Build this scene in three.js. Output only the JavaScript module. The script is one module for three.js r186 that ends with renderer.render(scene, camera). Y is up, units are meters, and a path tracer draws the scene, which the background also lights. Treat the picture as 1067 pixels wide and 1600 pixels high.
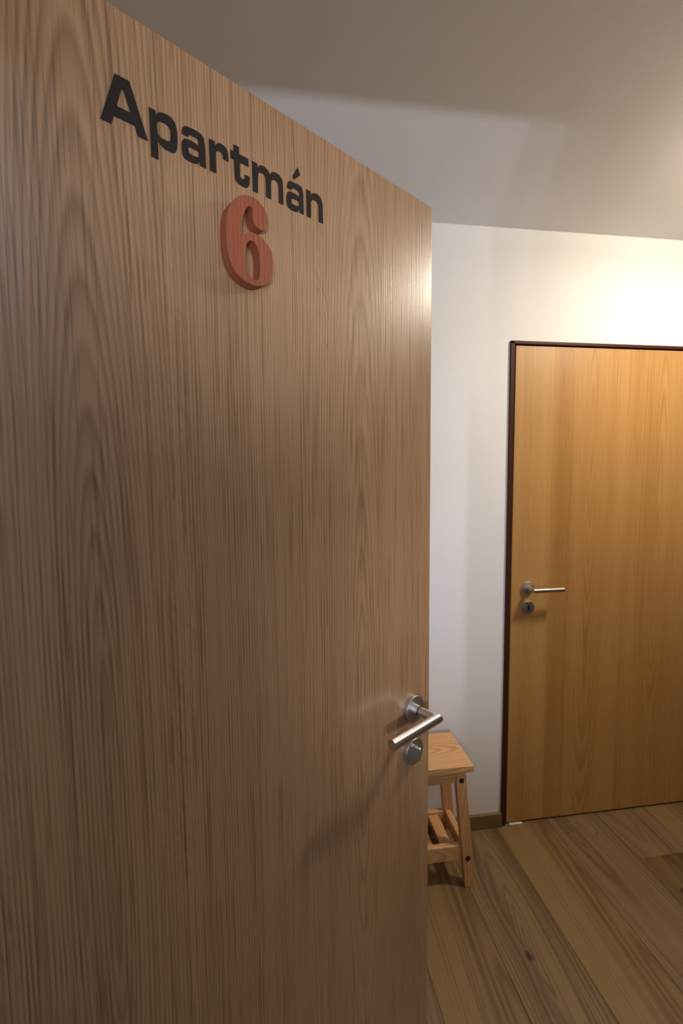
import * as THREE from 'three';
import { RoundedBoxGeometry } from 'three/addons/geometries/RoundedBoxGeometry.js';
import { mergeGeometries } from 'three/addons/utils/BufferGeometryUtils.js';
import { RectAreaLightUniformsLib } from 'three/addons/lights/RectAreaLightUniformsLib.js';

// ---------- camera, light, exposure ----------
const scene = new THREE.Scene();
scene.background = new THREE.Color(0x000000);
const camera = new THREE.PerspectiveCamera(2 * Math.atan(800 / 705.98) * 180 / Math.PI, 1067 / 1600, 0.02, 30);
camera.position.set(0, 1.4948, 0);
camera.rotation.set(-0.0798, -0.1398, -0.0089, 'YXZ');
const renderer = new THREE.WebGLRenderer({ antialias: true });
renderer.toneMapping = THREE.LinearToneMapping;
renderer.toneMappingExposure = 1.0;
renderer.shadowMap.enabled = true;
RectAreaLightUniformsLib.init();

const used = {};
function numbered(n) { const k = used[n] = (used[n] ?? -1) + 1; return k ? n + '_' + String(k).padStart(3, '0') : n; }
function areaLight(color, intensity, w, h, pos, target) {
  const l = new THREE.RectAreaLight(color, intensity, w, h);
  l.position.set(...pos); l.lookAt(...target); l.castShadow = true;
  scene.add(l); return l;
}
const WARM = new THREE.Color().setRGB(1.0, 0.885, 0.72);
const COOL = new THREE.Color().setRGB(0.68, 0.84, 1.10);
const LAMP = [1.55, 2.375, -1.01];                 // opal bowl lamp on the ceiling of the hall
const CLAMP = [0.30, 2.405, 0.68];                 // ceiling lamp of the corridor
const PALE = new THREE.Color().setRGB(0.82, 0.885, 1.05);
const SPOT = [0.04, 1.375, 0.84];                  // bar of small spots on the corridor wall, turned to the doorway: [offset, candela, half angle, aimed at]
const HEADS = [[-0.24, 2.0, 22, 0.27, 2.40, -1.45], [-0.08, 2.0, 22, 0.33, 2.40, -1.45], [0.08, 2.0, 22, 0.39, 2.40, -1.45],
  [-0.16, 2.6, 22, 0.98, 1.15, -1.70], [0.0, 2.6, 22, 1.02, 1.15, -1.70], [0.16, 2.6, 22, 1.06, 1.15, -1.70]];
areaLight(WARM, 77, 0.22, 0.22, [LAMP[0], LAMP[1] - 0.012, LAMP[2]], [LAMP[0], 0, LAMP[2] + 1e-4]).name = 'hall_lamp_light';
areaLight(COOL, 25, 0.26, 0.26, [CLAMP[0], CLAMP[1] - 0.006, CLAMP[2]], [CLAMP[0], 0, CLAMP[2] + 1e-4]).name = 'corridor_lamp_light';
{
  const p = new THREE.PointLight(WARM, 2.0, 0, 2); p.name = 'hall_lamp_glow'; p.position.set(LAMP[0], LAMP[1] + 0.02, LAMP[2]); p.castShadow = true; p.shadow.radius = 4; scene.add(p);
  HEADS.forEach(([dx, cd, half, ...aim], k) => {
    const s = new THREE.SpotLight(PALE, cd, 0, half * Math.PI / 180, 1, 2); s.name = numbered('corridor_spot_light'); s.position.set(SPOT[0] + dx, SPOT[1], SPOT[2]); s.castShadow = true; s.shadow.radius = 0.9;
    s.target.position.set(...aim); scene.add(s, s.target);
  });
}

// ---------- helpers ----------
function rng(a) { return () => { a |= 0; a = a + 0x6D2B79F5 | 0; let t = Math.imul(a ^ a >>> 15, 1 | a); t = t + Math.imul(t ^ t >>> 7, 61 | t) ^ t; return ((t ^ t >>> 14) >>> 0) / 4294967296; }; }
function hash(ix, iy, s) { let h = Math.imul(ix, 374761393) + Math.imul(iy, 668265263) + Math.imul(s, 1442695041) | 0; h = Math.imul(h ^ h >>> 13, 1274126177); return ((h ^ h >>> 16) >>> 0) / 4294967296; }
function noise(x, y, s) {
  const ix = Math.floor(x), iy = Math.floor(y); let fx = x - ix, fy = y - iy;
  fx = fx * fx * (3 - 2 * fx); fy = fy * fy * (3 - 2 * fy);
  const a = hash(ix, iy, s), b = hash(ix + 1, iy, s), c = hash(ix, iy + 1, s), d = hash(ix + 1, iy + 1, s);
  return a + (b - a) * fx + (c - a) * fy + (a - b - c + d) * fx * fy;
}
const clamp = (v, a = 0, b = 1) => Math.min(b, Math.max(a, v));
const smooth = (a, b, v) => { const t = clamp((v - a) / (b - a)); return t * t * (3 - 2 * t); };

// A sawn or veneered wood surface, w x h metres, grain along v.
// strips: [{x1, xc, y0, a, gap, wob, tone, k}] each strip ends at x1; rings are cut around the heart line (xc, y0)
function wood({ w, h, W, H, seed, strips, light, dark, line = 0.6, pore = 0.5, tone = 0.25, knots = [], rough = [] }) {
  const map = new Uint8Array(W * H * 4), bmp = new Uint8Array(W * H * 4);
  const L = new THREE.Color(light), D = new THREE.Color(dark);
  const c = v => 255 * (v <= 0.0031308 ? v * 12.92 : 1.055 * Math.pow(v, 1 / 2.4) - 0.055);
  const l3 = [c(L.r), c(L.g), c(L.b)], d3 = [c(D.r), c(D.g), c(D.b)];
  for (let j = 0; j < H; j++) {
    const y = (j + 0.5) / H * h;
    for (let i = 0; i < W; i++) {
      const x = (i + 0.5) / W * w;
      let s = strips[strips.length - 1], si = strips.length - 1;
      for (let q = 0; q < strips.length; q++) if (x < strips[q].x1) { s = strips[q]; si = q; break; }
      const sd = seed + si * 17;
      // wander of the grain
      let wx = (noise(x * 9, y * 1.1, sd) - 0.5) * s.wob + (noise(x * 30, y * 4, sd + 1) - 0.5) * s.wob * 0.22;
      let dk = 0;
      for (const k of knots) {
        const dx = x - k.x, dy = y - k.y, g = Math.exp(-(dx * dx / (k.r * k.r * 14) + dy * dy / (k.r * k.r * 90)));
        wx += Math.sign(dx || 1) * g * k.r * 1.4;
        const e = Math.hypot(dx / k.r, dy / (k.r * 1.25)) + (noise(x * 240, y * 240, sd + 9) - 0.5) * 0.7;
        dk = Math.max(dk, smooth(1.15, 0.5, e) * (k.d ?? 1));
        if (k.c) { // drying crack running from the knot
          const t = (dy * k.c) / 0.11; if (t > 0 && t < 1) { const cx = k.x + k.s * t * 0.03 + (noise(y * 60, 3, sd) - 0.5) * 0.004; dk = Math.max(dk, smooth(Math.max(0.0006, 0.0022 * (1 - t)), 0.0002, Math.abs(x - cx)) * 0.8 * noise(y * 45, 8, sd + 2)); }
        }
      }
      const X = x - s.xc + wx, Y = (y - s.y0) * s.a + (noise(y * 2.3, 5.5, sd + 3) - 0.5) * 0.03;
      const r = Math.sqrt(X * X + Y * Y);
      const ph = r / s.gap + noise(r * 40, y * 0.4, sd + 4) * 1.3;
      let f = ph - Math.floor(ph);
      let ring = f < 0.72 ? Math.pow(f / 0.72, 1.8) : 1 - (f - 0.72) / 0.28;
      ring *= 0.55 + 0.75 * noise(ph * 0.61, y * 0.9, sd + 5);
      const fine = noise(x * 520 + wx * 300, y * 7, sd + 6) * 0.55 + noise(x * 1050, y * 18, sd + 7) * 0.45;
      const po = smooth(0.50, 0.80, fine);
      const big = noise(x * 14 + wx * 10, y * 0.7, sd + 8) * 0.6 + noise(x * 45 + wx * 30, y * 1.3, sd + 10) * 0.4;
      let rg = 0;
      for (const q of rough) { // fleck and burr texture along a line
        const g = Math.exp(-Math.pow((x - q.x - (noise(y * 3, 1, sd) - 0.5) * 0.03) / q.w, 2)) * smooth(q.y0, q.y0 + 0.12, y) * smooth(q.y1, q.y1 - 0.12, y);
        if (g > 0.03) { const n = noise(x * 260 + y * 60, y * 85, 77 + seed); rg = Math.max(rg, g * smooth(0.55, 0.8, n)); }
      }
      let v = clamp(ring * line + po * pore * 0.55 + (big - 0.5) * 2 * tone + (s.tone || 0) + rg * 0.10);
      const o = (j * W + i) * 4;
      for (let q = 0; q < 3; q++) {
        let col = l3[q] + (d3[q] - l3[q]) * v;
        col *= 1 - dk * [0.55, 0.72, 0.82][q];
        map[o + q] = clamp(Math.round(col + (hash(i, j, seed + q) - 0.5) * 3), 0, 255);
      }
      map[o + 3] = 255;
      const b = clamp(0.9 - ring * 0.42 - po * 0.38 - rg * 0.45 - dk * 0.4) * 255;
      bmp[o] = bmp[o + 1] = bmp[o + 2] = b; bmp[o + 3] = 255;
    }
  }
  const tex = (d, cs) => { const t = new THREE.DataTexture(d, W, H, THREE.RGBAFormat); t.wrapS = t.wrapT = THREE.RepeatWrapping; t.magFilter = THREE.LinearFilter; t.minFilter = THREE.LinearMipmapLinearFilter; t.generateMipmaps = true; if (cs) t.colorSpace = THREE.SRGBColorSpace; t.needsUpdate = true; return t; };
  return { map: tex(map, true), bump: tex(bmp, false), w, h };
}
function woodMat(t, o = {}) {
  const { bump = 0.0002, ...rest } = o;
  return new THREE.MeshPhysicalMaterial({ map: t.map, bumpMap: t.bump, bumpScale: bump, roughness: 0.5, ...rest });
}
// box-project uv in metres; along = axis the grain runs along
function grainUV(g, along, tw, th, ou = 0, ov = 0) {
  const p = g.attributes.position, n = g.attributes.normal, uv = new Float32Array(p.count * 2), ax = 'xyz';
  const A = ax.indexOf(along);
  for (let i = 0; i < p.count; i++) {
    const P = [p.getX(i), p.getY(i), p.getZ(i)], N = [Math.abs(n.getX(i)), Math.abs(n.getY(i)), Math.abs(n.getZ(i))];
    const others = [0, 1, 2].filter(k => k !== A);
    // the face normal picks which of the two cross axes is used
    const u = N[others[0]] > N[others[1]] ? P[others[1]] : P[others[0]];
    uv[i * 2] = (u + ou) / tw; uv[i * 2 + 1] = (P[A] + ov) / th;
  }
  g.setAttribute('uv', new THREE.BufferAttribute(uv, 2)); return g;
}
function mesh(name, g, m, parent) {
  const o = new THREE.Mesh(g, m); o.name = name; o.castShadow = o.receiveShadow = true;
  (parent || scene).add(o); return o;
}
function struct(name, g, m) { const o = mesh(numbered(name), g, m); o.userData.kind = 'structure'; return o; }
function group(name, pos, ry, data) {
  const o = new THREE.Group(); o.name = numbered(name); o.position.set(...pos); o.rotation.y = ry; o.userData = data; scene.add(o); return o;
}
function box(x0, x1, y0, y1, z0, z1, r = 0) {
  const g = r ? new RoundedBoxGeometry(x1 - x0, y1 - y0, z1 - z0, 3, r) : new THREE.BoxGeometry(x1 - x0, y1 - y0, z1 - z0);
  g.translate((x0 + x1) / 2, (y0 + y1) / 2, (z0 + z1) / 2); return g;
}
const flat = g => g.index ? g.toNonIndexed() : g;
const merge = a => mergeGeometries(a.map(flat));

// ---------- materials ----------
function plasterTex(seed, amp) {
  const N = 512, d = new Uint8Array(N * N * 4);
  for (let j = 0; j < N; j++) for (let i = 0; i < N; i++) {
    const v = 128 + amp * ((hash(i, j, seed) - 0.5) * 0.7 + (hash(i >> 1, j >> 1, seed + 1) - 0.5) + (hash(i >> 2, j >> 2, seed + 2) - 0.5) * 0.8);
    const o = (j * N + i) * 4; d[o] = d[o + 1] = d[o + 2] = clamp(v, 0, 255); d[o + 3] = 255;
  }
  const t = new THREE.DataTexture(d, N, N); t.wrapS = t.wrapT = THREE.RepeatWrapping; t.magFilter = THREE.LinearFilter; t.needsUpdate = true; return t;
}
const plaster = plasterTex(5, 110);
const wallMat = new THREE.MeshStandardMaterial({ color: new THREE.Color().setRGB(0.85, 0.835, 0.82), roughness: 0.95, bumpMap: plaster, bumpScale: 0.0003 });
const ceilMat = new THREE.MeshStandardMaterial({ color: new THREE.Color().setRGB(0.84, 0.825, 0.815), roughness: 0.95, bumpMap: plaster, bumpScale: 0.0003 });
const frameMat = new THREE.MeshPhysicalMaterial({ color: new THREE.Color(0x45241a), roughness: 0.5, specularIntensity: 0.35 });
const blackMat = new THREE.MeshStandardMaterial({ color: 0x0c0a09, roughness: 0.6 });
const steel = new THREE.MeshPhysicalMaterial({ color: new THREE.Color().setRGB(0.64, 0.61, 0.585), metalness: 1, roughness: 0.32 });
const steelDark = new THREE.MeshPhysicalMaterial({ color: new THREE.Color().setRGB(0.58, 0.56, 0.54), metalness: 1, roughness: 0.42 });
const lampShell = new THREE.MeshStandardMaterial({ color: 0xe8e6e2, roughness: 0.5 });
const warmGlow = new THREE.MeshStandardMaterial({ color: 0xffffff, emissive: WARM, emissiveIntensity: 3 });
const coolGlow = new THREE.MeshStandardMaterial({ color: 0xffffff, emissive: COOL, emissiveIntensity: 3 });

const doorTexA = wood({
  w: 0.9, h: 2.0, W: 1792, H: 2048, seed: 11, light: 0xb58c66, dark: 0x735336, line: 0.42, pore: 0.72, tone: 0.14,
  strips: [
    { x1: 0.385, xc: 0.295, y0: 1.14, a: 0.060, gap: 0.0050, wob: 0.008, tone: 0.02 },
    { x1: 0.585, xc: 0.10, y0: 1.0, a: 0.02, gap: 0.0042, wob: 0.007, tone: 0.0 },
    { x1: 0.756, xc: 0.708, y0: 1.05, a: 0.060, gap: 0.0058, wob: 0.007, tone: -0.04 },
    { x1: 1.0, xc: 1.02, y0: 0.7, a: 0.02, gap: 0.0046, wob: 0.008, tone: 0.05 },
  ],
  rough: [{ x: 0.385, w: 0.025, y0: 0.9, y1: 1.95 }, { x: 0.615, w: 0.02, y0: 1.35, y1: 1.98 }, { x: 0.20, w: 0.015, y0: 0.9, y1: 1.4 }],
});
const doorTexB = wood({
  w: 0.9, h: 2.0, W: 1024, H: 2048, seed: 83, light: 0xc4965a, dark: 0x92622e, line: 0.34, pore: 0.35, tone: 0.22,
  strips: [
    { x1: 0.075, xc: -0.05, y0: 1.0, a: 0.02, gap: 0.006, wob: 0.006, tone: 0.02 },
    { x1: 0.165, xc: 0.05, y0: 1.4, a: 0.05, gap: 0.008, wob: 0.006, tone: -0.08 },
    { x1: 0.255, xc: 0.34, y0: 1.0, a: 0.03, gap: 0.007, wob: 0.006, tone: 0.04 },
    { x1: 0.50, xc: 0.34, y0: 1.62, a: 0.05, gap: 0.0085, wob: 0.007, tone: -0.04 },
    { x1: 0.9, xc: 0.66, y0: 1.2, a: 0.045, gap: 0.0085, wob: 0.009, tone: 0.02 },
  ],
});
const pineTex = wood({ w: 0.24, h: 0.5, W: 512, H: 1024, seed: 41, light: 0xe0b07a, dark: 0xb47a44, line: 0.62, pore: 0.2, tone: 0.18,
  strips: [{ x1: 1, xc: 0.10, y0: 0.1, a: 0.20, gap: 0.011, wob: 0.022 }], knots: [{ x: 0.045, y: 0.10, r: 0.004 }, { x: 0.18, y: 0.36, r: 0.005 }] });
const redTex = wood({ w: 0.1, h: 0.15, W: 512, H: 768, seed: 59, light: 0x9e5536, dark: 0x743a26, line: 0.5, pore: 0.6, tone: 0.3,
  strips: [{ x1: 1, xc: -0.1, y0: 0, a: 0.02, gap: 0.006, wob: 0.006 }] });
const floorTex = [
  { seed: 201, light: 0x88704f, dark: 0x543e29, xc: 0.115, y0: 0.55, a: 0.10, knots: [{ x: 0.0875, y: 0.507, r: 0.012, c: -1, s: 1 }, { x: 0.15, y: 1.1, r: 0.006 }] },
  { seed: 231, light: 0x8c704a, dark: 0x583e26, xc: 0.20, y0: 0.9, a: 0.06, knots: [] },
  { seed: 261, light: 0x866c50, dark: 0x563e2d, xc: 0.08, y0: 0.3, a: 0.08, knots: [{ x: 0.16, y: 0.32, r: 0.004 }, { x: 0.06, y: 0.02, r: 0.009, c: 1, s: 1 }] },
  { seed: 291, light: 0x745a3a, dark: 0x432e1c, xc: 0.13, y0: 0.2, a: 0.12, knots: [{ x: 0.05, y: 0.15, r: 0.012 }] },
].map(o => wood({ w: 0.235, h: 1.3, W: 400, H: 1600, line: 0.5, pore: 0.4, tone: 0.52, strips: [{ x1: 1, xc: o.xc, y0: o.y0, a: o.a, gap: 0.015, wob: 0.05 }], ...o }));
const skirtTex = wood({ w: 0.3, h: 1.3, W: 256, H: 1024, seed: 301, light: 0x80694a, dark: 0x58422c, line: 0.4, pore: 0.4, tone: 0.3, strips: [{ x1: 1, xc: 0.1, y0: 0.5, a: 0.05, gap: 0.012, wob: 0.03 }] });

// ---------- the setting ----------
const H = 2.439, ZF = -1.7095, XL = -0.9, XR = 4.2, ZP0 = -0.372, ZP1 = -0.25, ZC = 0.90, CXL = -2.6, CXR = 3.6;
const wallUV = (g, s = 0.25) => grainUV(g, 'y', s, s);
function wallWithOpening(x0, x1, z0, z1, ox0, ox1, oy1) {
  return merge([box(x0, ox0, 0, H, z0, z1), box(ox1, x1, 0, H, z0, z1), box(ox0, ox1, oy1, H, z0, z1)]);
}
const DX = 0.9407, DW = 0.90;                          // closed door at the end of the hall
struct('wall_back', wallUV(wallWithOpening(XL - 0.1, XR + 0.1, ZF - 0.12, ZF, DX - 0.026, DX + DW + 0.026, 2.014)), wallMat);
struct('wall_left', wallUV(box(XL - 0.1, XL, 0, H, ZF, ZP0)), wallMat);
struct('wall_right', wallUV(box(XR, XR + 0.1, 0, H, ZF, ZP0)), wallMat);
const ANG = 0.9793, EDGE = [0.3011, -0.867], LW = 0.90;
const HX = EDGE[0] - LW * Math.sin(ANG), HZ = EDGE[1] + LW * Math.cos(ANG);   // hinge line of the open door
struct('wall_front', wallUV(wallWithOpening(CXL - 0.1, XR + 0.1, ZP0, ZP1, HX - 0.035, HX + LW + 0.035, 2.035)), wallMat);
struct('wall_corridor_back', wallUV(box(CXL - 0.1, CXR + 0.1, 0, H, ZC, ZC + 0.1)), wallMat);
struct('wall_corridor_left', wallUV(box(CXL - 0.1, CXL, 0, H, ZP1, ZC)), wallMat);
struct('wall_corridor_right', wallUV(box(CXR, CXR + 0.1, 0, H, ZP1, ZC)), wallMat);
struct('ceiling', grainUV(box(-2.8, 4.4, H, H + 0.1, ZF - 0.12, ZC + 0.1), 'z', 0.25, 0.25), ceilMat);
// door lining of the open doorway
struct('trim_1', merge([box(HX - 0.035, HX - 0.006, 0, 2.035, ZP0 - 0.004, ZP1 + 0.004), box(HX + LW + 0.006, HX + LW + 0.035, 0, 2.035, ZP0 - 0.004, ZP1 + 0.004), box(HX - 0.035, HX + LW + 0.035, 2.008, 2.035, ZP0 - 0.004, ZP1 + 0.004)]), frameMat);

// floor: single planks on a slab
const slabMat = new THREE.MeshStandardMaterial({ color: 0x2a2119, roughness: 0.9 });
const floor = struct('floor', box(-2.8, 4.4, -0.1, -0.009, ZF - 0.12, ZC + 0.1), slabMat);
{
  const PW = 0.235, PL = 1.285, rnd = rng(7);
  const mats = floorTex.map(t => woodMat(t, { roughness: 0.42, bump: 0.00025 }));
  const x0 = 0.6575, pick = { 0: 0, 1: 1, 2: 2, 3: 3, '-1': 1, '-2': 2 };
  for (let k = Math.ceil((CXL - x0) / PW) - 1; x0 + k * PW < XR; k++) {
    const a = Math.max(x0 + k * PW, CXL), b = Math.min(x0 + (k + 1) * PW, XR); if (b - a < 0.02) continue;
    let z = k === 3 ? -1.468 : (k === 0 || k === 1 || k === -1) ? -1.705 : k === 2 ? -0.64 : -1.70 + rnd() * 1.1;
    while (z > ZF - 0.02) z -= PL;
    for (; z < ZC; z += PL) {
      const c = Math.max(z, ZF - 0.02), d = Math.min(z + PL, ZC); if (d - c < 0.01) continue;
      const g = box(a + 0.0004, b - 0.0004, -0.009, 0, c + 0.0004, d - 0.0004, 0.0018);
      let v = pick[k] ?? Math.floor(rnd() * 4);
      if (k === 3 && z < -1.5) v = 2;
      const ov = -z;
      grainUV(g, 'z', PW, 1.3, -(x0 + k * PW), ov);
      mesh('plank', g, mats[v], floor);
    }
  }
}
// skirting
const skirtMat = woodMat(skirtTex, { roughness: 0.5, bump: 0.0001 });
struct('baseboard_back', grainUV(merge([box(XL, DX - 0.027, 0, 0.062, ZF, ZF + 0.014, 0.002), box(DX + DW + 0.027, XR, 0, 0.062, ZF, ZF + 0.014, 0.002)]), 'x', 0.3, 1.3), skirtMat);
struct('baseboard_left', grainUV(box(XL, XL + 0.014, 0, 0.062, ZF + 0.015, ZP0, 0.002), 'z', 0.3, 1.3), skirtMat);
struct('baseboard_right', grainUV(box(XR - 0.014, XR, 0, 0.062, ZF + 0.015, ZP0, 0.002), 'z', 0.3, 1.3), skirtMat);

// ---------- door furniture ----------
function disc(r, t, bevel = 0.0012) { // rosette standing on z = 0, rounded rim
  const pts = [[0, t], [r - bevel, t], [r - bevel * 0.3, t - bevel * 0.3], [r, t - bevel], [r, 0]].map(q => new THREE.Vector2(...q)).reverse();
  const g = new THREE.LatheGeometry(pts, 48); g.rotateX(Math.PI / 2); return g;
}
function mitredTube(pts, r, n = 28) { // round bar with mitred corners and flat end caps
  const P = pts.map(p => new THREE.Vector3(...p)), pos = [], nor = [], idx = [];
  const push = (p, m) => { pos.push(p.x, p.y, p.z); nor.push(m.x, m.y, m.z); };
  const up = new THREE.Vector3(0, 1, 0);
  for (let s = 0; s < P.length - 1; s++) {
    const d = P[s + 1].clone().sub(P[s]).normalize(), side = d.clone().cross(up).normalize();
    const ends = [s, s + 1].map(i => {
      if (i === 0 || i === P.length - 1) return d.clone();
      return P[i].clone().sub(P[i - 1]).normalize().add(P[i + 1].clone().sub(P[i]).normalize()).normalize();
    });
    const base = pos.length / 3;
    for (let i = 0; i <= n; i++) {
      const t = i / n * Math.PI * 2, m = side.clone().multiplyScalar(Math.cos(t)).addScaledVector(up, Math.sin(t));
      [0, 1].forEach(e => { const q = P[s + e].clone().addScaledVector(m, r), k = P[s + e].clone().sub(q).dot(ends[e]) / d.dot(ends[e]); push(q.addScaledVector(d, k), m); });
    }
    for (let i = 0; i < n; i++) { const a = base + i * 2; idx.push(a, a + 1, a + 2, a + 1, a + 3, a + 2); }
    if (s === P.length - 2) {
      const c = pos.length / 3; push(P[s + 1], d);
      for (let i = 0; i <= n; i++) { const t = i / n * Math.PI * 2; push(P[s + 1].clone().addScaledVector(side, Math.cos(t) * r).addScaledVector(up, Math.sin(t) * r), d); }
      for (let i = 0; i < n; i++) idx.push(c, c + 2 + i, c + 1 + i);
    }
  }
  const g = new THREE.BufferGeometry();
  g.setAttribute('position', new THREE.Float32BufferAttribute(pos, 3)); g.setAttribute('normal', new THREE.Float32BufferAttribute(nor, 3));
  g.setAttribute('uv', new THREE.Float32BufferAttribute(new Float32Array(pos.length / 3 * 2), 2)); g.setIndex(idx); return g;
}
function handle(parent, x, y, z, dir) {
  const g = new THREE.Group(); g.name = 'door_handle'; g.position.set(x, y, z); g.userData.label = 'brushed steel lever handle on a round rosette'; parent.add(g);
  mesh('rosette', disc(0.0265, 0.010), steelDark, g);
  const c = new THREE.CylinderGeometry(0.0108, 0.0108, 0.010, 32); c.rotateX(Math.PI / 2); c.translate(0, 0, 0.015);
  mesh('collar', c, steelDark, g);
  const s = new THREE.CylinderGeometry(0.0085, 0.0085, 0.004, 32); s.rotateX(Math.PI / 2); s.translate(0, 0, 0.0215);
  mesh('gap_ring', s, blackMat, g);  // black ring filling the gap before the lever, its shade put into the colour
  mesh('lever', mitredTube([[0, 0, 0.0225], [0, 0, 0.058], [dir * 0.124, 0, 0.058]], 0.0097), steel, g);
  return g;
}

// ---------- open entrance door ----------
const d1 = group('door_1', [HX, 0, HZ], Math.PI / 2 - ANG, { kind: 'structure', label: 'open oak-veneered door with lettering and a lever handle' });
const doorMatA = woodMat(doorTexA, { roughness: 0.36, bump: 0.00026, clearcoat: 0.6, clearcoatRoughness: 0.22 });
{
  mesh('leaf', grainUV(box(0, LW, 0.008, 2.0, -0.04, 0, 0.0012), 'y', 0.9, 2.0), doorMatA, d1);
  handle(d1, LW - 0.0555, 1.035, 0, -1);
  const k = new THREE.Group(); k.name = 'lock_turn'; k.position.set(LW - 0.057, 0.948, 0); k.userData.label = 'round steel lock rosette with a thumb turn'; d1.add(k);
  mesh('rosette', disc(0.0265, 0.010), steelDark, k);
  mesh('thumb_turn', box(-0.0032, 0.0032, -0.0135, 0.0135, 0.010, 0.024, 0.0028), steel, k);
  for (const y of [0.25, 1.0, 1.75]) { const c = new THREE.CylinderGeometry(0.007, 0.007, 0.09, 20); c.translate(-0.001, y, -0.046); mesh('hinge', c, steel, d1); }
}
// ---------- closed door ----------
const d2 = group('door_2', [DX, 0, ZF], 0, { kind: 'structure', label: 'closed warm oak door with dark brown steel frame' });
{
  const o = 0.026, lip = 0.0165;
  mesh('door_frame', merge([
    box(-o, -o + lip, 0, 2.014, -0.10, 0.009, 0.0015), box(DW + o - lip, DW + o, 0, 2.014, -0.10, 0.009, 0.0015), box(-o, DW + o, 2.0045, 2.0165, -0.10, 0.009, 0.0015),
  ]), frameMat, d2);
  mesh('frame_rebate', merge([box(-o + lip, 0.012, 0, 2.004, -0.10, -0.042), box(DW - 0.012, DW + o - lip, 0, 2.004, -0.10, -0.042), box(0.012, DW - 0.012, 1.99, 2.004, -0.10, -0.042)]), frameMat, d2);
  mesh('leaf', grainUV(box(0, DW, 0.007, 2.0, -0.04, 0, 0.0012), 'y', 0.9, 2.0), woodMat(doorTexB, { roughness: 0.46, bump: 0.0001 }), d2);
  handle(d2, 1.0115 - DX, 1.0285, 0, 1);
  const k = new THREE.Group(); k.name = 'lock_escutcheon'; k.position.set(1.0145 - DX, 0.9465, 0); k.userData.label = 'round steel keyhole escutcheon'; d2.add(k);
  mesh('rosette', disc(0.0265, 0.009), steelDark, k);
  mesh('keyhole', merge([box(-0.004, 0.004, -0.013, 0.013, 0.007, 0.0094, 0.0011)]), blackMat, k);
}

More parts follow.
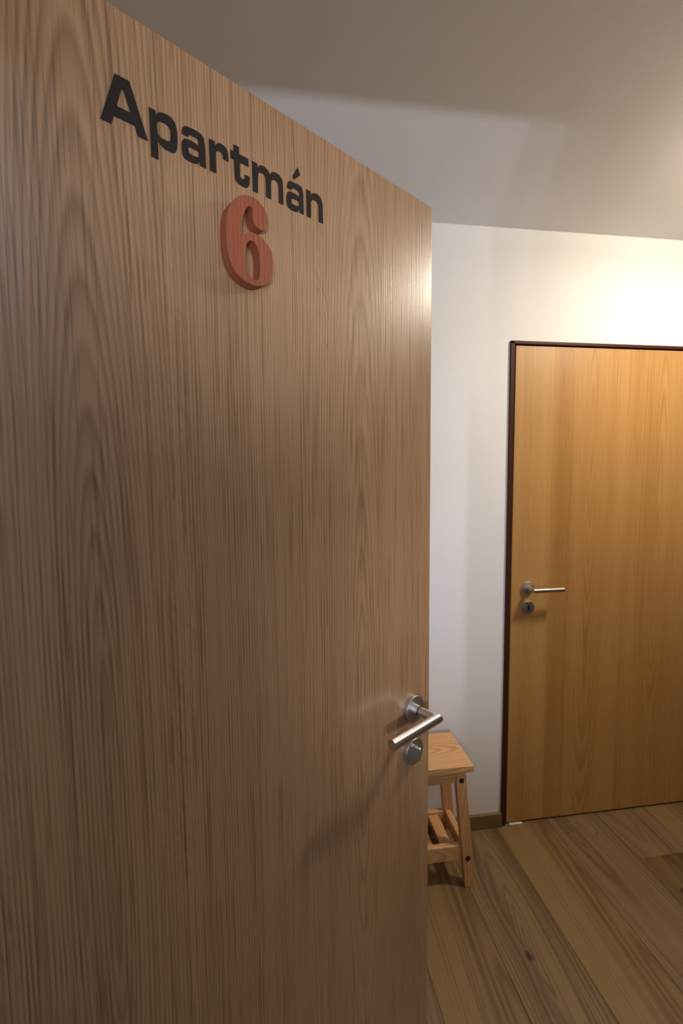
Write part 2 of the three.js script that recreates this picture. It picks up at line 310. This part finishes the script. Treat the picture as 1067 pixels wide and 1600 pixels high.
// ---------- lettering and numeral, outlines in millimetres on the door leaf ----------
const GLYPH = {
  A: [
    [[237.4, 1930.3], [252.4, 1930.6], [270.5, 1876.6], [259.5, 1876.6], [256.5, 1886.2], [234.7, 1886.1], [232.0, 1876.6], [221.0, 1876.6]],
    [[243.7, 1917.2], [244.6, 1918.4], [245.6, 1918.2], [252.6, 1897.7], [238.0, 1897.7]],
  ],
  p: [
    [[272.8, 1914.2], [280.4, 1914.2], [280.8, 1909.7], [282.4, 1912.4, 1], [285.0, 1914.6, 1], [292.4, 1916.1, 1], [298.9, 1914.9, 1], [303.0, 1910.9, 1], [305.1, 1902.6, 1], [305.2, 1891.6, 1], [304.0, 1882.1, 1], [300.3, 1876.9, 1], [292.7, 1876.3, 1], [285.8, 1878.3, 1], [281.7, 1881.7], [281.9, 1861.3], [273.6, 1861.8]],
    [[282.0, 1902.1, 1], [284.1, 1904.4, 1], [290.1, 1905.2, 1], [295.6, 1903.0, 1], [297.0, 1896.6, 1], [296.4, 1889.7, 1], [294.3, 1887.0, 1], [288.4, 1886.7, 1], [283.2, 1888.0, 1], [281.4, 1894.1, 1]],
  ],
  a: [
    [[310.3, 1903.5], [311.3, 1909.1, 1], [313.0, 1912.4, 1], [316.4, 1914.5, 1], [324.8, 1915.2, 1], [333.3, 1914.8, 1], [337.8, 1912.1, 1], [339.8, 1904.9, 1], [340.5, 1895.1], [340.6, 1876.6], [332.6, 1876.6], [332.1, 1882.0], [331.2, 1879.2, 1], [329.1, 1877.1, 1], [323.4, 1875.8, 1], [316.2, 1876.0, 1], [311.5, 1878.7, 1], [310.0, 1885.2, 1], [310.1, 1892.8, 1], [311.4, 1896.6, 1], [314.3, 1899.5, 1], [318.6, 1900.3, 1], [324.3, 1900.4, 1], [329.1, 1899.6, 1], [331.3, 1898.2], [331.4, 1902.5, 1], [330.1, 1906.0, 1], [325.3, 1907.0, 1], [320.9, 1906.4], [319.0, 1905.2], [318.4, 1903.1]],
    [[318.5, 1890.8, 1], [320.2, 1892.5, 1], [324.8, 1892.6, 1], [330.5, 1892.2, 1], [331.7, 1890.1, 1], [331.1, 1886.2, 1], [329.8, 1884.9, 1], [324.5, 1884.4, 1], [320.1, 1885.0, 1], [318.2, 1887.8, 1]],
  ],
  r: [
    [[345.4, 1914.2], [353.0, 1914.2], [353.6, 1908.7], [355.0, 1911.6, 1], [358.0, 1914.3, 1], [362.2, 1915.2, 1], [366.8, 1914.3, 1], [370.2, 1911.1, 1], [371.6, 1905.3, 1], [372.1, 1897.8], [364.2, 1898.0], [363.3, 1902.7, 1], [361.1, 1904.7, 1], [357.7, 1904.7, 1], [355.3, 1903.0, 1], [354.1, 1899.3], [354.2, 1876.6], [345.8, 1876.6]],
  ],
  t: [
    [[379.4, 1922.8], [387.4, 1922.9], [387.7, 1914.2], [401.1, 1914.2], [401.4, 1904.2], [388.3, 1904.2], [388.2, 1889.4], [388.6, 1886.3, 1], [390.8, 1885.1, 1], [393.0, 1885.5, 1], [394.8, 1887.3, 1], [395.1, 1892.0], [402.6, 1892.4], [402.2, 1884.7, 1], [400.7, 1879.6, 1], [398.1, 1876.7, 1], [394.5, 1875.8, 1], [387.9, 1876.3, 1], [382.7, 1878.3, 1], [380.6, 1881.5, 1], [380.0, 1886.8], [379.6, 1904.2], [374.9, 1904.2], [374.9, 1914.2], [379.4, 1914.2]],
  ],
  m: [
    [[406.5, 1914.2], [414.6, 1914.2], [415.2, 1908.3], [416.6, 1911.4, 1], [419.6, 1914.2, 1], [424.4, 1915.0, 1], [429.5, 1913.7, 1], [432.7, 1911.3, 1], [434.5, 1907.8], [436.4, 1911.2, 1], [439.4, 1913.9, 1], [444.2, 1914.9, 1], [450.7, 1913.6, 1], [454.9, 1909.6, 1], [456.3, 1904.2], [456.5, 1876.6], [448.7, 1876.6], [448.3, 1898.8], [446.9, 1902.5, 1], [442.7, 1904.2, 1], [439.2, 1903.6, 1], [437.1, 1901.6, 1], [436.1, 1896.8], [436.0, 1876.6], [427.9, 1876.6], [427.6, 1898.9], [426.4, 1903.1, 1], [422.5, 1904.9, 1], [418.5, 1904.2, 1], [416.5, 1902.4, 1], [415.4, 1897.6], [414.9, 1876.6], [407.0, 1876.6]],
  ],
  aacute: [
    [[462.7, 1902.7], [463.4, 1907.5, 1], [465.2, 1911.7, 1], [468.5, 1913.9, 1], [475.0, 1914.3, 1], [483.5, 1914.7, 1], [489.0, 1912.7, 1], [491.6, 1906.2, 1], [492.0, 1895.5], [492.6, 1876.6], [484.9, 1876.6], [484.5, 1881.4], [482.7, 1878.2, 1], [479.7, 1875.7, 1], [471.2, 1875.2, 1], [464.7, 1876.9, 1], [462.2, 1880.6, 1], [461.5, 1885.8, 1], [462.5, 1893.5, 1], [464.0, 1897.3, 1], [467.6, 1899.5, 1], [472.9, 1899.9, 1], [479.5, 1899.2, 1], [483.6, 1897.7], [484.2, 1902.8, 1], [482.4, 1905.2, 1], [476.7, 1906.2, 1], [471.3, 1905.0], [470.5, 1902.3]],
    [[470.0, 1889.0, 1], [471.6, 1891.5, 1], [476.4, 1892.2, 1], [481.8, 1891.7, 1], [483.9, 1889.2, 1], [483.2, 1885.6, 1], [481.3, 1884.3, 1], [475.6, 1883.7, 1], [470.8, 1884.5, 1]],
  ],
  accent: [
    [[482.3, 1938.5], [487.0, 1929.1], [475.1, 1918.2], [473.1, 1922.7]],
  ],
  n: [
    [[497.4, 1914.2], [505.3, 1914.2], [505.7, 1907.9], [507.7, 1911.8, 1], [510.9, 1913.9, 1], [516.4, 1915.1, 1], [522.4, 1913.8, 1], [526.3, 1909.9, 1], [528.3, 1903.2], [528.9, 1876.6], [520.5, 1876.6], [520.3, 1897.2], [519.1, 1901.6, 1], [515.2, 1904.2, 1], [510.7, 1904.2, 1], [507.8, 1902.7, 1], [506.1, 1899.3], [505.8, 1876.6], [497.6, 1876.6]],
  ],
  six: [
    [[383.2, 1854.6, 1], [392.9, 1856.5, 1], [402.7, 1855.8, 1], [412.6, 1849.2, 1], [417.5, 1840.1, 1], [418.0, 1831.1, 1], [415.8, 1824.4, 1], [410.3, 1820.0, 1], [403.7, 1820.3, 1], [397.9, 1824.1, 1], [394.6, 1831.1, 1], [395.2, 1842.8], [391.6, 1843.7, 1], [386.6, 1839.6, 1], [382.1, 1831.5, 1], [379.4, 1821.7, 1], [378.8, 1814.2], [379.3, 1803.9], [384.7, 1808.1, 1], [392.6, 1812.0, 1], [401.5, 1812.1, 1], [411.5, 1808.7, 1], [420.6, 1800.7, 1], [425.1, 1791.0, 1], [425.6, 1776.5, 1], [423.9, 1764.9, 1], [418.4, 1755.6, 1], [410.0, 1749.5, 1], [399.7, 1746.0, 1], [389.8, 1745.9, 1], [378.2, 1748.9, 1], [368.0, 1755.9, 1], [360.9, 1767.5, 1], [357.3, 1783.1, 1], [356.7, 1801.1, 1], [357.5, 1816.3, 1], [360.6, 1830.0, 1], [366.9, 1841.0, 1], [375.5, 1849.9, 1]],
    [[383.2, 1788.9, 1], [385.4, 1796.9, 1], [391.3, 1801.5, 1], [398.2, 1800.2, 1], [403.0, 1792.6, 1], [404.9, 1780.6, 1], [404.8, 1768.0, 1], [403.0, 1755.7, 1], [397.9, 1752.2, 1], [391.9, 1752.7, 1], [386.2, 1756.9, 1], [383.3, 1766.0, 1], [382.9, 1777.3, 1]],
  ],
};
function outline(c) { // corners keep sharp, points marked 1 lie on smooth curves
  const n = c.length, out = [], P = i => c[(i + n) % n];
  for (let i = 0; i < n; i++) {
    const a = P(i), b = P(i + 1); out.push([a[0], a[1]]);
    if (!a[2] && !b[2]) continue;
    const ta = a[2] ? [(b[0] - P(i - 1)[0]) / 2, (b[1] - P(i - 1)[1]) / 2] : [b[0] - a[0], b[1] - a[1]];
    const tb = b[2] ? [(P(i + 2)[0] - a[0]) / 2, (P(i + 2)[1] - a[1]) / 2] : [b[0] - a[0], b[1] - a[1]];
    const len = Math.hypot(b[0] - a[0], b[1] - a[1]), lim = t => { const l = Math.hypot(...t); return l > 1.4 * len ? t.map(v => v * 1.4 * len / l) : t; };
    const A = lim(ta), B = lim(tb), N = 5;
    for (let k = 1; k < N; k++) {
      const t = k / N, t2 = t * t, t3 = t2 * t;
      out.push([0, 1].map(q => (2 * t3 - 3 * t2 + 1) * a[q] + (t3 - 2 * t2 + t) * A[q] + (-2 * t3 + 3 * t2) * b[q] + (t3 - t2) * B[q]));
    }
  }
  return out;
}
function glyphShape(g, x0, y0) {
  const pt = c => outline(c).map(q => new THREE.Vector2((q[0] - x0) / 1000, (q[1] - y0) / 1000));
  const s = new THREE.Shape(pt(g[0])); if (g[1]) s.holes.push(new THREE.Path(pt(g[1]))); return s;
}
const onDoor = (x, y, z) => { const v = new THREE.Vector3(x, y, z).applyAxisAngle(new THREE.Vector3(0, 1, 0), Math.PI / 2 - ANG); return [v.x + HX, v.y, v.z + HZ]; };
{
  const letterMat = new THREE.MeshStandardMaterial({ color: new THREE.Color(0x22150d), roughness: 0.85 });
  const g = group('door_lettering', onDoor(0.32, 1.8766, 0.0001), Math.PI / 2 - ANG, { label: 'dark brown raised word Apartmán fixed across the top of the open door', category: 'lettering' });
  for (const [key, txt] of [['A', 'A'], ['p', 'p'], ['a', 'a'], ['r', 'r'], ['t', 't'], ['m', 'm'], ['aacute', 'á'], ['n', 'n']]) {
    const e = k => new THREE.ExtrudeGeometry(glyphShape(GLYPH[k], 220, 1876.6), { depth: 0.0006, bevelEnabled: true, bevelSize: 0.0001, bevelOffset: -0.0001, bevelThickness: 0.0001, bevelSegments: 1, curveSegments: 1 }).translate(0, 0, 0.0001);
    const l = mesh('letter', e(key), letterMat, g); l.userData.label = 'dark brown letter ' + txt;
    if (key === 'aacute') mesh('accent', e('accent'), letterMat, l);
  }
  const six = new THREE.ExtrudeGeometry(glyphShape(GLYPH.six, 390, 1745.9), { depth: 0.0166, bevelEnabled: true, bevelSize: 0.0007, bevelOffset: -0.0007, bevelThickness: 0.0007, bevelSegments: 2, curveSegments: 1 });
  six.translate(0, 0, 0.0007);
  const o = mesh(numbered('wooden_numeral'), grainUV(six, 'y', 0.1, 0.15, 0.05, 0), woodMat(redTex, { roughness: 0.5, bump: 0.00012 }));
  o.position.set(...onDoor(0.49, 1.7459, 0.0001)); o.rotation.y = Math.PI / 2 - ANG;
  o.userData = { label: 'thick reddish wooden numeral 6 mounted on the open door below the lettering', category: 'numeral' };
}

// ---------- step stool ----------
{
  const CX = 0.479, Z0 = -1.443, SD = 0.215, base = [CX, 0, Z0 - SD / 2];
  const s = group('step_stool', base, 0, { label: 'small pine step stool with splayed legs standing behind the open door', category: 'stool' });
  const pine = woodMat(pineTex, { roughness: 0.45, bump: 0.0001 });
  const hw = 0.190, hz = SD / 2, TOP = 0.469, TH = 0.025;
  mesh('seat', grainUV(box(-hw, hw, TOP - TH, TOP, -hz, hz, 0.003), 'x', 0.24, 0.5, hz, 0.6), pine, s);
  const lean = 0.0925, lw = 0.0375, ld = 0.028, yT = TOP - TH;
  const legX = y => 0.1255 + (yT - y) * lean;           // inner side of a leg at height y
  for (const sx of [1, -1]) for (const sz of [1, -1]) {
    const g = new RoundedBoxGeometry(lw, yT, ld, 2, 0.002), p = g.attributes.position;
    for (let i = 0; i < p.count; i++) { const y = p.getY(i) + yT / 2; p.setXYZ(i, sx * (p.getX(i) + legX(y) + lw / 2), y, p.getZ(i) + sz * (hz - 0.007 - ld / 2)); }
    if (sx < 0) { const ix = g.index; if (ix) { for (let i = 0; i < ix.count; i += 3) { const t = ix.getX(i); ix.setX(i, ix.getX(i + 1)); ix.setX(i + 1, t); } } else { for (let i = 0; i < p.count; i += 3) for (const a of [g.attributes.position, g.attributes.normal]) { const v = [a.getX(i), a.getY(i), a.getZ(i)]; a.setXYZ(i, a.getX(i + 1), a.getY(i + 1), a.getZ(i + 1)); a.setXYZ(i + 1, ...v); } } g.computeVertexNormals(); }
    const l = mesh('leg', grainUV(g, 'y', 0.24, 0.5, 0.05 + sx * 0.03 + sz * 0.02, 0.1 * sz), pine, s);
    for (const y of [0.412, 0.113]) {
      const c = new THREE.CylinderGeometry(0.0092, 0.0092, 0.0016, 10); c.rotateX(Math.PI / 2);
      c.translate(sx * (legX(y) + lw / 2), y, sz * (hz - 0.007 + 0.0004)); mesh('bolt_head', c, blackMat, l);
    }
  }
  for (const sz of [1, -1]) {
    const z1 = sz * (hz - 0.012), z0 = sz * (hz - 0.033), za = Math.min(z0, z1), zb = Math.max(z0, z1);
    mesh('apron', grainUV(box(-legX(0.42), legX(0.42), 0.400, yT, za, zb, 0.002), 'x', 0.24, 0.5, 0.1, 0.2), pine, s);
    mesh('lower_rail', grainUV(box(-legX(0.135), legX(0.135), 0.106, 0.162, za, zb, 0.003), 'x', 0.24, 0.5, -0.02, 0.3), pine, s);
  }
  for (const sx of [1, -1]) { const a = sx * (legX(0.14) - 0.001), b = sx * (legX(0.14) + 0.024); mesh('side_rail', grainUV(box(Math.min(a, b), Math.max(a, b), 0.118, 0.170, -hz + 0.034, hz - 0.034, 0.006), 'z', 0.24, 0.5, 0.1, 0), pine, s);
    const c = sx * (legX(0.42) - 0.001), d = sx * (legX(0.42) + 0.022); mesh('side_apron', grainUV(box(Math.min(c, d), Math.max(c, d), 0.402, yT, -hz + 0.034, hz - 0.034, 0.002), 'z', 0.24, 0.5, 0.1, 0), pine, s); }
  for (const x of [-0.105, -0.035, 0.035, 0.105]) mesh('shelf_slat', grainUV(box(x - 0.0205, x + 0.0205, 0.134, 0.152, -hz + 0.033, hz - 0.033, 0.003), 'z', 0.24, 0.5, 0.12 + x, 0.1), pine, s);
}

// ---------- thin white sliver at the foot of the closed door ----------
{
  const o = mesh(numbered('white_sliver'), box(-0.028, 0.028, 0, 0.0012, -0.009, 0.003), new THREE.MeshStandardMaterial({ color: 0xe9e7e2, roughness: 0.8 }));
  o.position.set(0.984, 0.0002, ZF + 0.004); o.userData = { label: 'thin white sliver on the floor under the closed door', category: 'paper' };
}

// ---------- unseen dark cupboard added to soak up lamp bounce, by the front wall ----------
{
  const darkWood = new THREE.MeshStandardMaterial({ color: 0x4a3424, roughness: 0.5 });
  const w = group('bounce_blocker', [1.95, 0, ZP0 - 0.16], 0, { label: 'unseen dark brown cupboard added to soak up lamp bounce in the hall', category: 'bounce_blocker' });
  mesh('body', box(-0.85, 0.85, 0.06, 2.3, -0.14, 0.158, 0.003), darkWood, w);
  mesh('plinth', box(-0.83, 0.83, 0, 0.06, -0.12, 0.15), darkWood, w);
  for (let k = 0; k < 3; k++) {
    const x = -0.85 + k * 0.5667, d = mesh('door', box(x + 0.002, x + 0.5647, 0.065, 2.295, -0.16, -0.1405, 0.002), darkWood, w);
    mesh('handle', box(x + 0.50, x + 0.51, 1.0, 1.2, -0.185, -0.16, 0.004), steel, d);
  }
}
// ---------- lamps (outside the frame) ----------
{
  const g = group('ceiling_lamp', [LAMP[0], H, LAMP[2]], 0, { label: 'round opal bowl lamp with warm light on the hall ceiling', category: 'lamp' });
  const pl = new THREE.CylinderGeometry(0.13, 0.13, 0.012, 48); pl.translate(0, -0.006, 0); mesh('base_plate', pl, lampShell, g);
  const bowl = new THREE.LatheGeometry([[0.0001, -0.070], [0.05, -0.068], [0.09, -0.058], [0.115, -0.040], [0.122, -0.012]].map(q => new THREE.Vector2(...q)), 48);
  mesh('opal_bowl', bowl, warmGlow, g);
}
{
  const g = group('ceiling_lamp', [CLAMP[0], H, CLAMP[2]], 0, { label: 'flat round lamp with white light on the corridor ceiling', category: 'lamp' }), t = H - CLAMP[1];
  mesh('housing', new THREE.LatheGeometry([[0.0001, 0], [0.165, 0], [0.165, -t], [0.155, -t - 0.003], [0.15, -t]].map(q => new THREE.Vector2(...q)), 48), lampShell, g);
  const d = new THREE.CylinderGeometry(0.15, 0.15, 0.004, 48); d.translate(0, -t + 0.002, 0); mesh('diffuser', d, coolGlow, g);
}
{
  const g = group('spotlight_bar', [SPOT[0], SPOT[1], ZC], 0, { label: 'white wall bar with small spotlights in the corridor opposite the open doorway', category: 'lamp' });
  mesh('bar', box(-0.30, 0.30, -0.065, -0.045, -0.022, 0, 0.003), lampShell, g);
  for (const [dx, , , ...aim] of HEADS) {
    const dir = new THREE.Vector3(...aim).sub(new THREE.Vector3(SPOT[0] + dx, SPOT[1], SPOT[2])).normalize(), q = new THREE.Quaternion().setFromUnitVectors(new THREE.Vector3(0, 1, 0), dir);
    const put = geo => geo.applyQuaternion(q).translate(dx, 0, SPOT[2] - ZC);
    const can = mesh('spot_head', put(new THREE.CylinderGeometry(0.026, 0.026, 0.034, 32).translate(0, -0.026, 0)), lampShell, g);
    mesh('lens', put(new THREE.CylinderGeometry(0.021, 0.021, 0.004, 32).translate(0, -0.007, 0)), coolGlow, can);
    mesh('stem', new THREE.CylinderGeometry(0.005, 0.005, 0.05, 12).translate(dx, -0.03, SPOT[2] - ZC + 0.043), lampShell, g);
  }
}

renderer.render(scene, camera);
